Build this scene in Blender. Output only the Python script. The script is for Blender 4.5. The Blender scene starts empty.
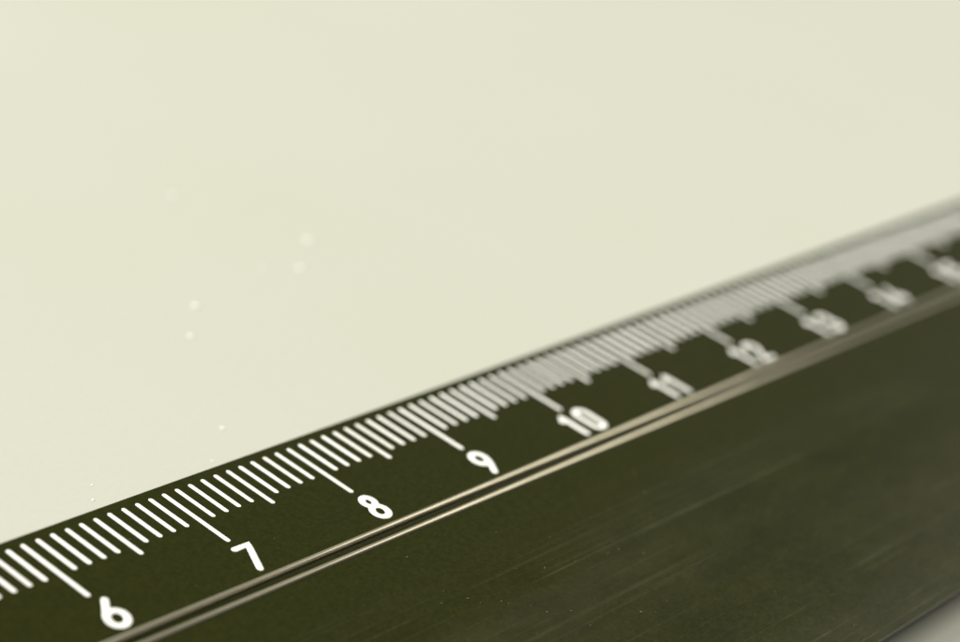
import bpy, bmesh, math, random
from mathutils import Matrix, Vector

scene = bpy.context.scene
col = scene.collection
random.seed(11)

# ------------------------------------------------------------------ units: 1 Blender unit = 1 cm
scene.unit_settings.system = 'METRIC'
scene.unit_settings.scale_length = 0.01

# ------------------------------------------------------------------ camera
# world: x runs along the ruler (cm on its scale), y points away from its printed
# edge's near side (y = 0 is the printed edge, the body lies at y < 0), z is up, z = 0 is the ruler's top face
cam_data = bpy.data.cameras.new('camera')
cam = bpy.data.objects.new('camera', cam_data)
col.objects.link(cam)
scene.camera = cam
cam_data.sensor_fit = 'HORIZONTAL'
cam_data.sensor_width = 36.0
cam_data.lens = 2262.98 / 960.0 * 36.0
w = Vector((-0.9347529710446583, -0.6675663961462398, -0.648679398147829))
t = Vector((-1.1842952678778995, 0.717188099584314, 13.301094002537527))
R = Matrix.Rotation(w.length, 3, w.normalized())
C = -(R.transposed() @ t)
flip = lambda v: Vector((v[0], -v[1], -v[2]))
right, down, fwd = flip(R[0]), flip(R[1]), flip(R[2])
loc = flip(C) + Vector((8.0, 0, 0))
m = Matrix((right, -down, -fwd)).transposed().to_4x4()
m.translation = loc
cam.matrix_world = m
cam_data.clip_start = 0.1
cam_data.clip_end = 1000.0
cam_data.dof.use_dof = True
cam_data.dof.focus_distance = 12.5
cam_data.dof.aperture_fstop = 0.27
cam_data.dof.aperture_blades = 0

# ------------------------------------------------------------------ room light and lamps
world = bpy.data.worlds.new('World')
scene.world = world
world.use_nodes = True
bg = world.node_tree.nodes['Background']
bg.inputs['Color'].default_value = (1.0, 0.985, 0.86, 1)
bg.inputs['Strength'].default_value = 0.155

def area(name, pos, target, sx, sy, power, color):
    d = bpy.data.lights.new(name, 'AREA')
    d.shape = 'RECTANGLE'
    d.size, d.size_y = sx, sy
    d.energy = power
    d.color = color
    o = bpy.data.objects.new(name, d)
    col.objects.link(o)
    o.location = pos
    o.rotation_euler = (Vector(target) - Vector(pos)).to_track_quat('-Z', 'Y').to_euler()
    return o

# a broad window low behind the ruler, to the left, and a lamp above its far end
area('window_light', (-45, 76, 47), (8, 0, 0), 110, 60, 316000, (1.0, 0.995, 0.91))
area('ceiling_lamp', (89, -16, 80), (9, 0, 0), 90, 104, 112000, (1.0, 0.965, 0.84))

scene.view_settings.view_transform = 'Standard'
scene.view_settings.look = 'None'
scene.view_settings.exposure = 0.0
scene.view_settings.gamma = 1.0
scene.view_settings.use_curve_mapping = False

# ------------------------------------------------------------------ materials
def mat(name):
    mt = bpy.data.materials.new(name)
    mt.use_nodes = True
    return mt, mt.node_tree.nodes, mt.node_tree.links, mt.node_tree.nodes['Principled BSDF']

def ramp(ns, p0, c0, p1, c1):
    r = ns.new('ShaderNodeValToRGB')
    r.color_ramp.elements[0].position, r.color_ramp.elements[0].color = p0, c0
    r.color_ramp.elements[1].position, r.color_ramp.elements[1].color = p1, c1
    return r

def noise(ns, ls, scale, vec_scale=None, rot=0.0, detail=3, rough=0.5):
    tc = ns.new('ShaderNodeTexCoord')
    mp = ns.new('ShaderNodeMapping')
    mp.inputs['Rotation'].default_value = (0, 0, rot)
    if vec_scale:
        mp.inputs['Scale'].default_value = vec_scale
    nz = ns.new('ShaderNodeTexNoise')
    nz.inputs['Scale'].default_value = scale
    nz.inputs['Detail'].default_value = detail
    nz.inputs['Roughness'].default_value = rough
    ls.new(tc.outputs['Object'], mp.inputs['Vector'])
    ls.new(mp.outputs['Vector'], nz.inputs['Vector'])
    return nz

def mixc(ns, ls, fac, a, b, mode='MIX'):
    mx = ns.new('ShaderNodeMix')
    mx.data_type = 'RGBA'
    mx.blend_type = mode
    for sock, val in ((mx.inputs[0], fac), (mx.inputs[6], a), (mx.inputs[7], b)):
        if hasattr(val, 'is_linked'):
            ls.new(val, sock)
        else:
            sock.default_value = val
    return mx.outputs[2]

# black plastic with rubbed lengthwise scratches, a thin film of dust and fine grain
mt_black, ns, ls, bs = mat('black_plastic')
grain = noise(ns, ls, 38, detail=4, rough=0.7)
fine = ramp(ns, 0.35, (0.0128, 0.0148, 0.0012, 1), 0.70, (0.0212, 0.0232, 0.0026, 1))
ls.new(grain.outputs['Fac'], fine.inputs['Fac'])
scr = noise(ns, ls, 1.0, (0.12, 20.0, 1), math.radians(1.5), 4, 0.6)
scr_r = ramp(ns, 0.56, (0, 0, 0, 1), 0.76, (1, 1, 1, 1))
ls.new(scr.outputs['Fac'], scr_r.inputs['Fac'])
brk = noise(ns, ls, 0.9, (0.5, 1.0, 1), 0, 2)
brk_r = ramp(ns, 0.36, (0, 0, 0, 1), 0.66, (1, 1, 1, 1))
ls.new(brk.outputs['Fac'], brk_r.inputs['Fac'])
# the wear sits on the broad body, not on the printed strip
tc = ns.new('ShaderNodeTexCoord')
sx = ns.new('ShaderNodeSeparateXYZ')
ls.new(tc.outputs['Object'], sx.inputs[0])
zone = ns.new('ShaderNodeMapRange')
zone.inputs['From Min'].default_value = -1.25
zone.inputs['From Max'].default_value = -1.9
ls.new(sx.outputs['Y'], zone.inputs['Value'])
m1 = ns.new('ShaderNodeMath'); m1.operation = 'MULTIPLY'
ls.new(scr_r.outputs['Color'], m1.inputs[0]); ls.new(brk_r.outputs['Color'], m1.inputs[1])
# a second, hair-thin set of scratches
hair = noise(ns, ls, 1.0, (0.16, 42.0, 1), math.radians(-0.8), 2, 0.5)
hair_r = ramp(ns, 0.615, (0, 0, 0, 1), 0.70, (0.75, 0.75, 0.75, 1))
hb = noise(ns, ls, 1.3, (0.9, 1.6, 1), 0.4, 3, 0.6)
hb_r = ramp(ns, 0.41, (0, 0, 0, 1), 0.62, (1, 1, 1, 1))
ls.new(hb.outputs['Fac'], hb_r.inputs['Fac'])
ls.new(hair.outputs['Fac'], hair_r.inputs['Fac'])
mx0 = ns.new('ShaderNodeMath'); mx0.operation = 'MAXIMUM'
hm = ns.new('ShaderNodeMath'); hm.operation = 'MULTIPLY'
ls.new(hair_r.outputs['Color'], hm.inputs[0]); ls.new(hb_r.outputs['Color'], hm.inputs[1])
ls.new(m1.outputs[0], mx0.inputs[0]); ls.new(hm.outputs[0], mx0.inputs[1])
m1 = mx0
m2 = ns.new('ShaderNodeMath'); m2.operation = 'MULTIPLY'
ls.new(m1.outputs[0], m2.inputs[0]); ls.new(zone.outputs[0], m2.inputs[1])
c1 = mixc(ns, ls, m2.outputs[0], fine.outputs['Color'], (0.070, 0.073, 0.038, 1))
sm = noise(ns, ls, 0.75, (0.35, 1.7, 1), 0.05, 4, 0.6)
sm_r = ramp(ns, 0.47, (0, 0, 0, 1), 0.95, (1, 1, 1, 1))
ls.new(sm.outputs['Fac'], sm_r.inputs['Fac'])
m3 = ns.new('ShaderNodeMath'); m3.operation = 'MULTIPLY'
ls.new(sm_r.outputs['Color'], m3.inputs[0]); ls.new(zone.outputs[0], m3.inputs[1])
c2 = mixc(ns, ls, m3.outputs[0], c1, (0.036, 0.036, 0.018, 1))
mo = noise(ns, ls, 2.2, (0.8, 1.5, 1), 0.2, 5, 0.65)
mo_r = ramp(ns, 0.34, (0.77, 0.77, 0.72, 1), 0.64, (1.08, 1.07, 1.08, 1))
ls.new(mo.outputs['Fac'], mo_r.inputs['Fac'])
c3 = mixc(ns, ls, zone.outputs[0], c2, mixc(ns, ls, 1.0, c2, mo_r.outputs['Color'], 'MULTIPLY'))
ls.new(c3, bs.inputs['Base Color'])
rr = ns.new('ShaderNodeMapRange')
rr.inputs['To Min'].default_value = 0.17
rr.inputs['To Max'].default_value = 0.27
ls.new(grain.outputs['Fac'], rr.inputs['Value'])
ls.new(rr.outputs[0], bs.inputs['Roughness'])
bs.inputs['IOR'].default_value = 1.33
bp = ns.new('ShaderNodeBump')
bp.inputs['Strength'].default_value = 0.12
bp.inputs['Distance'].default_value = 0.01
ls.new(grain.outputs['Fac'], bp.inputs['Height'])
ls.new(bp.outputs['Normal'], bs.inputs['Normal'])

# the two rounded ribs: pale metallic colour put in to strengthen their highlights
mt_rib, ns, ls, bs = mat('rib_highlight_metal')
nz = noise(ns, ls, 5, (0.6, 1, 1), 0, 4)
rp = ramp(ns, 0.3, (0.42, 0.385, 0.29, 1), 0.7, (0.50, 0.465, 0.36, 1))
ls.new(nz.outputs['Fac'], rp.inputs['Fac'])
ls.new(rp.outputs['Color'], bs.inputs['Base Color'])
bs.inputs['Roughness'].default_value = 0.33
bs.inputs['Metallic'].default_value = 0.85

# white printing ink
mt_ink, ns, ls, bs = mat('white_ink')
nz = noise(ns, ls, 45, detail=3)
rp = ramp(ns, 0.3, (0.90, 0.90, 0.86, 1), 0.7, (0.95, 0.95, 0.92, 1))
ls.new(nz.outputs['Fac'], rp.inputs['Fac'])
oi = ns.new('ShaderNodeObjectInfo')
vr = ramp(ns, 0.0, (0.84, 0.84, 0.83, 1), 0.7, (1, 1, 1, 1))
ls.new(oi.outputs['Random'], vr.inputs['Fac'])
ls.new(mixc(ns, ls, 1.0, rp.outputs['Color'], vr.outputs['Color'], 'MULTIPLY'), bs.inputs['Base Color'])
bs.inputs['Roughness'].default_value = 0.45

# smooth pale tabletop
mt_table, ns, ls, bs = mat('pale_laminate')
nz = noise(ns, ls, 0.22, detail=3)
rp = ramp(ns, 0.3, (0.455, 0.459, 0.396, 1), 0.7, (0.470, 0.470, 0.422, 1))
ls.new(nz.outputs['Fac'], rp.inputs['Fac'])
fg = noise(ns, ls, 26, detail=4, rough=0.6)
fr = ramp(ns, 0.3, (0.965, 0.965, 0.965, 1), 0.7, (1, 1, 1, 1))
ls.new(fg.outputs['Fac'], fr.inputs['Fac'])
ls.new(mixc(ns, ls, 1.0, rp.outputs['Color'], fr.outputs['Color'], 'MULTIPLY'), bs.inputs['Base Color'])
bs.inputs['Roughness'].default_value = 0.55

mt_dust, ns, ls, bs = mat('white_dust')
nz = noise(ns, ls, 60, detail=2)
rp = ramp(ns, 0.3, (0.74, 0.74, 0.70, 1), 0.7, (0.82, 0.82, 0.78, 1))
ls.new(nz.outputs['Fac'], rp.inputs['Fac'])
ls.new(rp.outputs['Color'], bs.inputs['Base Color'])
bs.inputs['Roughness'].default_value = 0.8

mt_lint, ns, ls, bs = mat('grey_dust')
nz = noise(ns, ls, 60, detail=2)
rp = ramp(ns, 0.3, (0.07, 0.07, 0.035, 1), 0.7, (0.15, 0.15, 0.09, 1))
ls.new(nz.outputs['Fac'], rp.inputs['Fac'])
ls.new(rp.outputs['Color'], bs.inputs['Base Color'])
bs.inputs['Roughness'].default_value = 0.9

# ------------------------------------------------------------------ helpers
def mesh_obj(name, me, parent=None):
    o = bpy.data.objects.new(name, me)
    col.objects.link(o)
    if parent:
        o.parent = parent
    return o

def from_bm(name, bm, material, smooth=False):
    bmesh.ops.recalc_face_normals(bm, faces=bm.faces[:])
    me = bpy.data.meshes.new(name)
    bm.to_mesh(me)
    bm.free()
    me.materials.append(material)
    if smooth:
        for p in me.polygons:
            p.use_smooth = True
    return me

def extrude_profile(prof, x0, x1, n=1):
    """closed (y, z) outline swept along x"""
    bm = bmesh.new()
    rings = []
    for i in range(n + 1):
        x = x0 + (x1 - x0) * i / n
        rings.append([bm.verts.new((x, y, z)) for y, z in prof])
    k = len(prof)
    for a, b in zip(rings, rings[1:]):
        for j in range(k):
            bm.faces.new((a[j], a[(j + 1) % k], b[(j + 1) % k], b[j]))
    bm.faces.new(rings[0])
    bm.faces.new(list(reversed(rings[-1])))
    return bm

# ------------------------------------------------------------------ the table
H = 0.20                      # the ruler's thickness
X0, X1 = -0.6, 20.7           # its ends
bm = bmesh.new()
bmesh.ops.create_cube(bm, size=1.0, matrix=Matrix.Translation((14, 8, -H - 1.25)) @ Matrix.Diagonal((150, 90, 2.5, 1)))
bmesh.ops.bevel(bm, geom=bm.edges[:], offset=0.3, segments=3, affect='EDGES')
table = mesh_obj('tabletop', from_bm('tabletop', bm, mt_table))
table['kind'] = 'structure'
table['label'] = 'smooth pale cream tabletop under the black ruler'

# ------------------------------------------------------------------ the ruler
ruler = bpy.data.objects.new('ruler', None)
col.objects.link(ruler)
ruler.location = (0, 0, -H)
ruler.empty_display_size = 1.0
ruler['label'] = 'black plastic ruler with white centimetre scale lying on the pale table'
ruler['category'] = 'ruler'

WIDTH = 3.275
def arc(cy, cz, r, a0, a1, n):
    return [(cy + r * math.cos(math.radians(a0 + (a1 - a0) * i / n)),
             cz + r * math.sin(math.radians(a0 + (a1 - a0) * i / n))) for i in range(n + 1)]
top = []
top += arc(-0.014, H - 0.014, 0.014, 0, 90, 4)                 # printed edge, barely rounded
top += [(-0.950, H), (-0.962, H - 0.004)]
top += [(-0.974, H - 0.013), (-1.041, H - 0.013), (-1.054, H - 0.004)]   # channel between the ribs
top += [(-1.074, H)]
top += arc(-WIDTH + 0.004, H - 0.004, 0.004, 90, 180, 4)          # rounded near edge
top += arc(-WIDTH + 0.100, 0.012, 0.012, 180, 270, 2)   # the side draws in towards the table
top += arc(-0.014, 0.014, 0.014, 270, 360, 2)
body = mesh_obj('body', from_bm('body', extrude_profile(top, X0, X1), mt_black), ruler)

def rib(cy, ry, rz, cz):
    prof = [(cy + ry * math.cos(a * math.tau / 20), cz + rz * math.sin(a * math.tau / 20)) for a in range(20)]
    return from_bm('ridge', extrude_profile(prof, X0 + 0.004, X1 - 0.004), mt_rib, True)
mesh_obj('ridge', rib(-0.960, 0.0175, 0.015, H - 0.002), ruler)
mesh_obj('ridge', rib(-1.055, 0.0175, 0.015, H - 0.002), ruler)

# ---- tick marks: three lengths, meshes shared
def tick_mesh(v1):
    hw, v0, z = 0.0142, 0.073, 0.0018
    out = [(-hw * math.cos(a), -v0 - hw + hw * math.sin(a)) for a in [math.pi * i / 5 for i in range(6)]]
    out += [(hw * math.cos(a), -v1 + hw - hw * math.sin(a)) for a in [math.pi * i / 5 for i in range(6)]]
    bm = bmesh.new()
    lo = [bm.verts.new((x, y, -0.001)) for x, y in out]
    hi = [bm.verts.new((x * 0.96, y, z)) for x, y in out]
    k = len(out)
    for j in range(k):
        bm.faces.new((lo[j], lo[(j + 1) % k], hi[(j + 1) % k], hi[j]))
    bm.faces.new(hi)
    return from_bm('tick_mark', bm, mt_ink)
ticks = {'short': tick_mesh(0.391), 'half': tick_mesh(0.461), 'long': tick_mesh(0.610)}
for i in range(0, 201):
    kind = 'long' if i % 10 == 0 else 'half' if i % 5 == 0 else 'short'
    o = mesh_obj('tick_mark', ticks[kind], ruler)
    o.location = (i / 10.0 + random.uniform(-0.0012, 0.0012), random.uniform(-0.0015, 0.0015), H)

# ---- numerals: rounded strokes, (x, y) with y up from the foot of the figure
def ell(cx, cy, rx, ry, a0, a1, n=20):
    return [(cx + rx * math.cos(math.radians(a0 + (a1 - a0) * i / n)),
             cy + ry * math.sin(math.radians(a0 + (a1 - a0) * i / n))) for i in range(n + 1)]
T, B = 0.227, 0.023
GLYPHS = {
    '0': [(True, ell(0, 0.192, 0.048, 0.050, 0, 180, 10) + ell(0, 0.070, 0.047, 0.050, 180, 360, 10))],
    '1': [(False, [(-0.030, 0.198), (0.0, T + 0.004), (0.004, T - 0.01), (0.004, B)])],
    '2': [(False, ell(0, 0.176, 0.046, 0.052, 165, -25, 12) + [(-0.048, B), (0.050, B)])],
    '3': [(False, ell(-0.002, 0.179, 0.042, 0.049, 150, -80, 12)), (False, ell(-0.002, 0.077, 0.049, 0.055, 85, -150, 14))],
    '4': [(False, [(0.014, T), (-0.056, 0.076), (0.060, 0.076)]), (False, [(0.026, 0.125), (0.026, B)])],
    '5': [(False, [(0.046, T), (-0.034, T), (-0.044, 0.130)] + ell(-0.004, 0.084, 0.052, 0.062, 130, -145, 14))],
    '6': [(True, ell(0.001, 0.081, 0.056, 0.063, 0, 360, 24)[:-1]), (False, [(0.026, T + 0.006), (-0.018, 0.160), (-0.047, 0.118), (-0.055, 0.082)])],
    '7': [(False, [(-0.048, T - 0.004), (0.050, T - 0.004), (0.044, T - 0.026), (-0.022, B)])],
    '8': [(True, ell(0.002, 0.180, 0.038, 0.046, 0, 360, 20)[:-1]), (True, ell(0, 0.077, 0.048, 0.055, 0, 360, 22)[:-1])],
    '9': [(True, ell(0.004, 0.168, 0.049, 0.059, 0, 360, 24)[:-1]), (False, [(-0.016, B), (0.026, 0.090), (0.046, 0.130), (0.053, 0.168)])],
}
def stroke(bm, pts, closed, r=0.0222, z=0.0030):
    n = len(pts)
    secs = []
    prof = [(math.cos(a), math.sin(a)) for a in [math.pi * i / 6 for i in range(7)]]
    P = [Vector(p) for p in pts]
    def ring(p, nrm, s):
        return [bm.verts.new((p.x + nrm.x * r * s * c, p.y + nrm.y * r * s * c, z * math.sqrt(max(s, 0.05)) * h - 0.0008)) for c, h in prof]
    for i in range(n):
        a = P[i - 1] if (closed or i > 0) else None
        b = P[(i + 1) % n] if (closed or i < n - 1) else None
        d1 = (P[i] - a).normalized() if a is not None else None
        d2 = (b - P[i]).normalized() if b is not None else None
        d = (d1 + d2).normalized() if (d1 and d2) else (d1 or d2)
        nrm = Vector((-d.y, d.x))
        k = 1.0
        if d1 and d2:
            k = min(1.0 / max(d.dot(d1), 0.6), 1.5)
        if not closed and i == 0:
            for s in (1.0, 0.8, 0.5):
                secs.append(ring(P[0] - d * r * s, nrm, math.sqrt(1 - s * s * 0.98)))
        secs.append(ring(P[i], nrm, k))
        if not closed and i == n - 1:
            for s in (0.5, 0.8, 1.0):
                secs.append(ring(P[-1] + d * r * s, nrm, math.sqrt(1 - s * s * 0.98)))
    pairs = list(zip(secs, secs[1:]))
    if closed:
        pairs.append((secs[-1], secs[0]))
    for a, b in pairs:
        for j in range(len(prof) - 1):
            bm.faces.new((a[j], a[j + 1], b[j + 1], b[j]))

lean = {'6': 0.16, '7': 0.16, '8': 0.08, '9': 0.05}     # some figures lean a little
def numeral(txt):
    bm = bmesh.new()
    if len(txt) == 1:
        offs = [0.0]
    elif txt == '11':
        offs = [-0.066, 0.074]
    elif txt[0] == '1':
        offs = [-0.086, 0.086]
    else:
        offs = [-0.086, 0.086]
    for ch, ox in zip(txt, offs):
        for closed, pts in GLYPHS[ch]:
            stroke(bm, [(x + ox + lean.get(txt, 0.0) * (y - 0.125), y) for x, y in pts], closed)
    return from_bm('numeral', bm, mt_ink, True)
for nmb in range(0, 21):
    o = mesh_obj('numeral', numeral(str(nmb)), ruler)
    o.location = (nmb + 0.004, -0.905, H)
    o['label'] = 'white printed numeral %d' % nmb

# ------------------------------------------------------------------ dust
def grain_mesh(name, material, seed):
    rnd = random.Random(seed)
    bm = bmesh.new()
    bmesh.ops.create_icosphere(bm, subdivisions=1, radius=1.0)
    for v in bm.verts:
        v.co *= rnd.uniform(0.7, 1.2)
    return from_bm(name, bm, material)
# single white specks seen on the table beyond the ruler
SPECKS = [
    (9.033, 1.759, .026, 'brighter, farther white dust speck of the close pair on the table at left'),
    (8.709, 1.464, .020, 'fainter, nearer white dust speck of the close pair on the table at left'),
    (10.541, 2.153, .030, 'large blurred dust speck, the farther of the two right of the bright pair'),
    (10.149, 1.855, .028, 'large blurred dust speck, the nearer of the two right of the bright pair'),
    (8.079, 0.512, .017, 'sharp white dust speck standing alone on the table above the 7 centimetre marks'),
    (7.755, 0.263, .009, 'tiny dust speck almost touching the printed edge near the 7 and a half mark'),
    (6.847, 0.288, .010, 'tiny sharp dust speck near the printed edge, the nearer of two at far left'),
    (6.946, 0.409, .008, 'faint tiny dust speck just beyond another one near the edge at far left'),
    (10.09, 3.121, .024, 'very faint blurred dust speck farthest from the ruler on the table'),
    (9.883, 1.972, .015, 'faint small dust speck between the bright pair and the large blurred pair'),
]
GM = [grain_mesh('dust_speck', mt_dust, s) for s in range(3)]
for i, (x, y, r, label) in enumerate(SPECKS):
    o = mesh_obj('dust_speck', GM[i % 3])
    o.location = (x, y, -H + r * 0.14)
    o.scale = (r * 1.05, r * 0.95, r * 0.18)
    o.rotation_euler = (0, 0, i * 1.3)
    o['label'] = label
    o['category'] = 'dust speck'
    o['group'] = 'dust specks on the table'
# uncountable fine dust on the ruler's body
bm = bmesh.new()
rnd = random.Random(5)
for i in range(300):
    x = rnd.uniform(5.0, 12.5)
    y = rnd.uniform(-3.1, -1.12) if rnd.random() < 0.8 else rnd.uniform(-0.93, -0.05)
    r = 0.0013 + 0.0036 * rnd.random() ** 3
    mtx = Matrix.Translation((x, y, r * 0.4)) @ Matrix.Rotation(rnd.uniform(0, 6.28), 4, 'Z') @ Matrix.Diagonal((r * rnd.uniform(0.8, 2.2), r, r * 0.6, 1))
    bmesh.ops.create_icosphere(bm, subdivisions=1, radius=1.0, matrix=mtx)
dust = mesh_obj('fine_dust', from_bm('fine_dust', bm, mt_lint))
dust['kind'] = 'stuff'
dust['label'] = 'fine grey dust scattered over the black ruler'
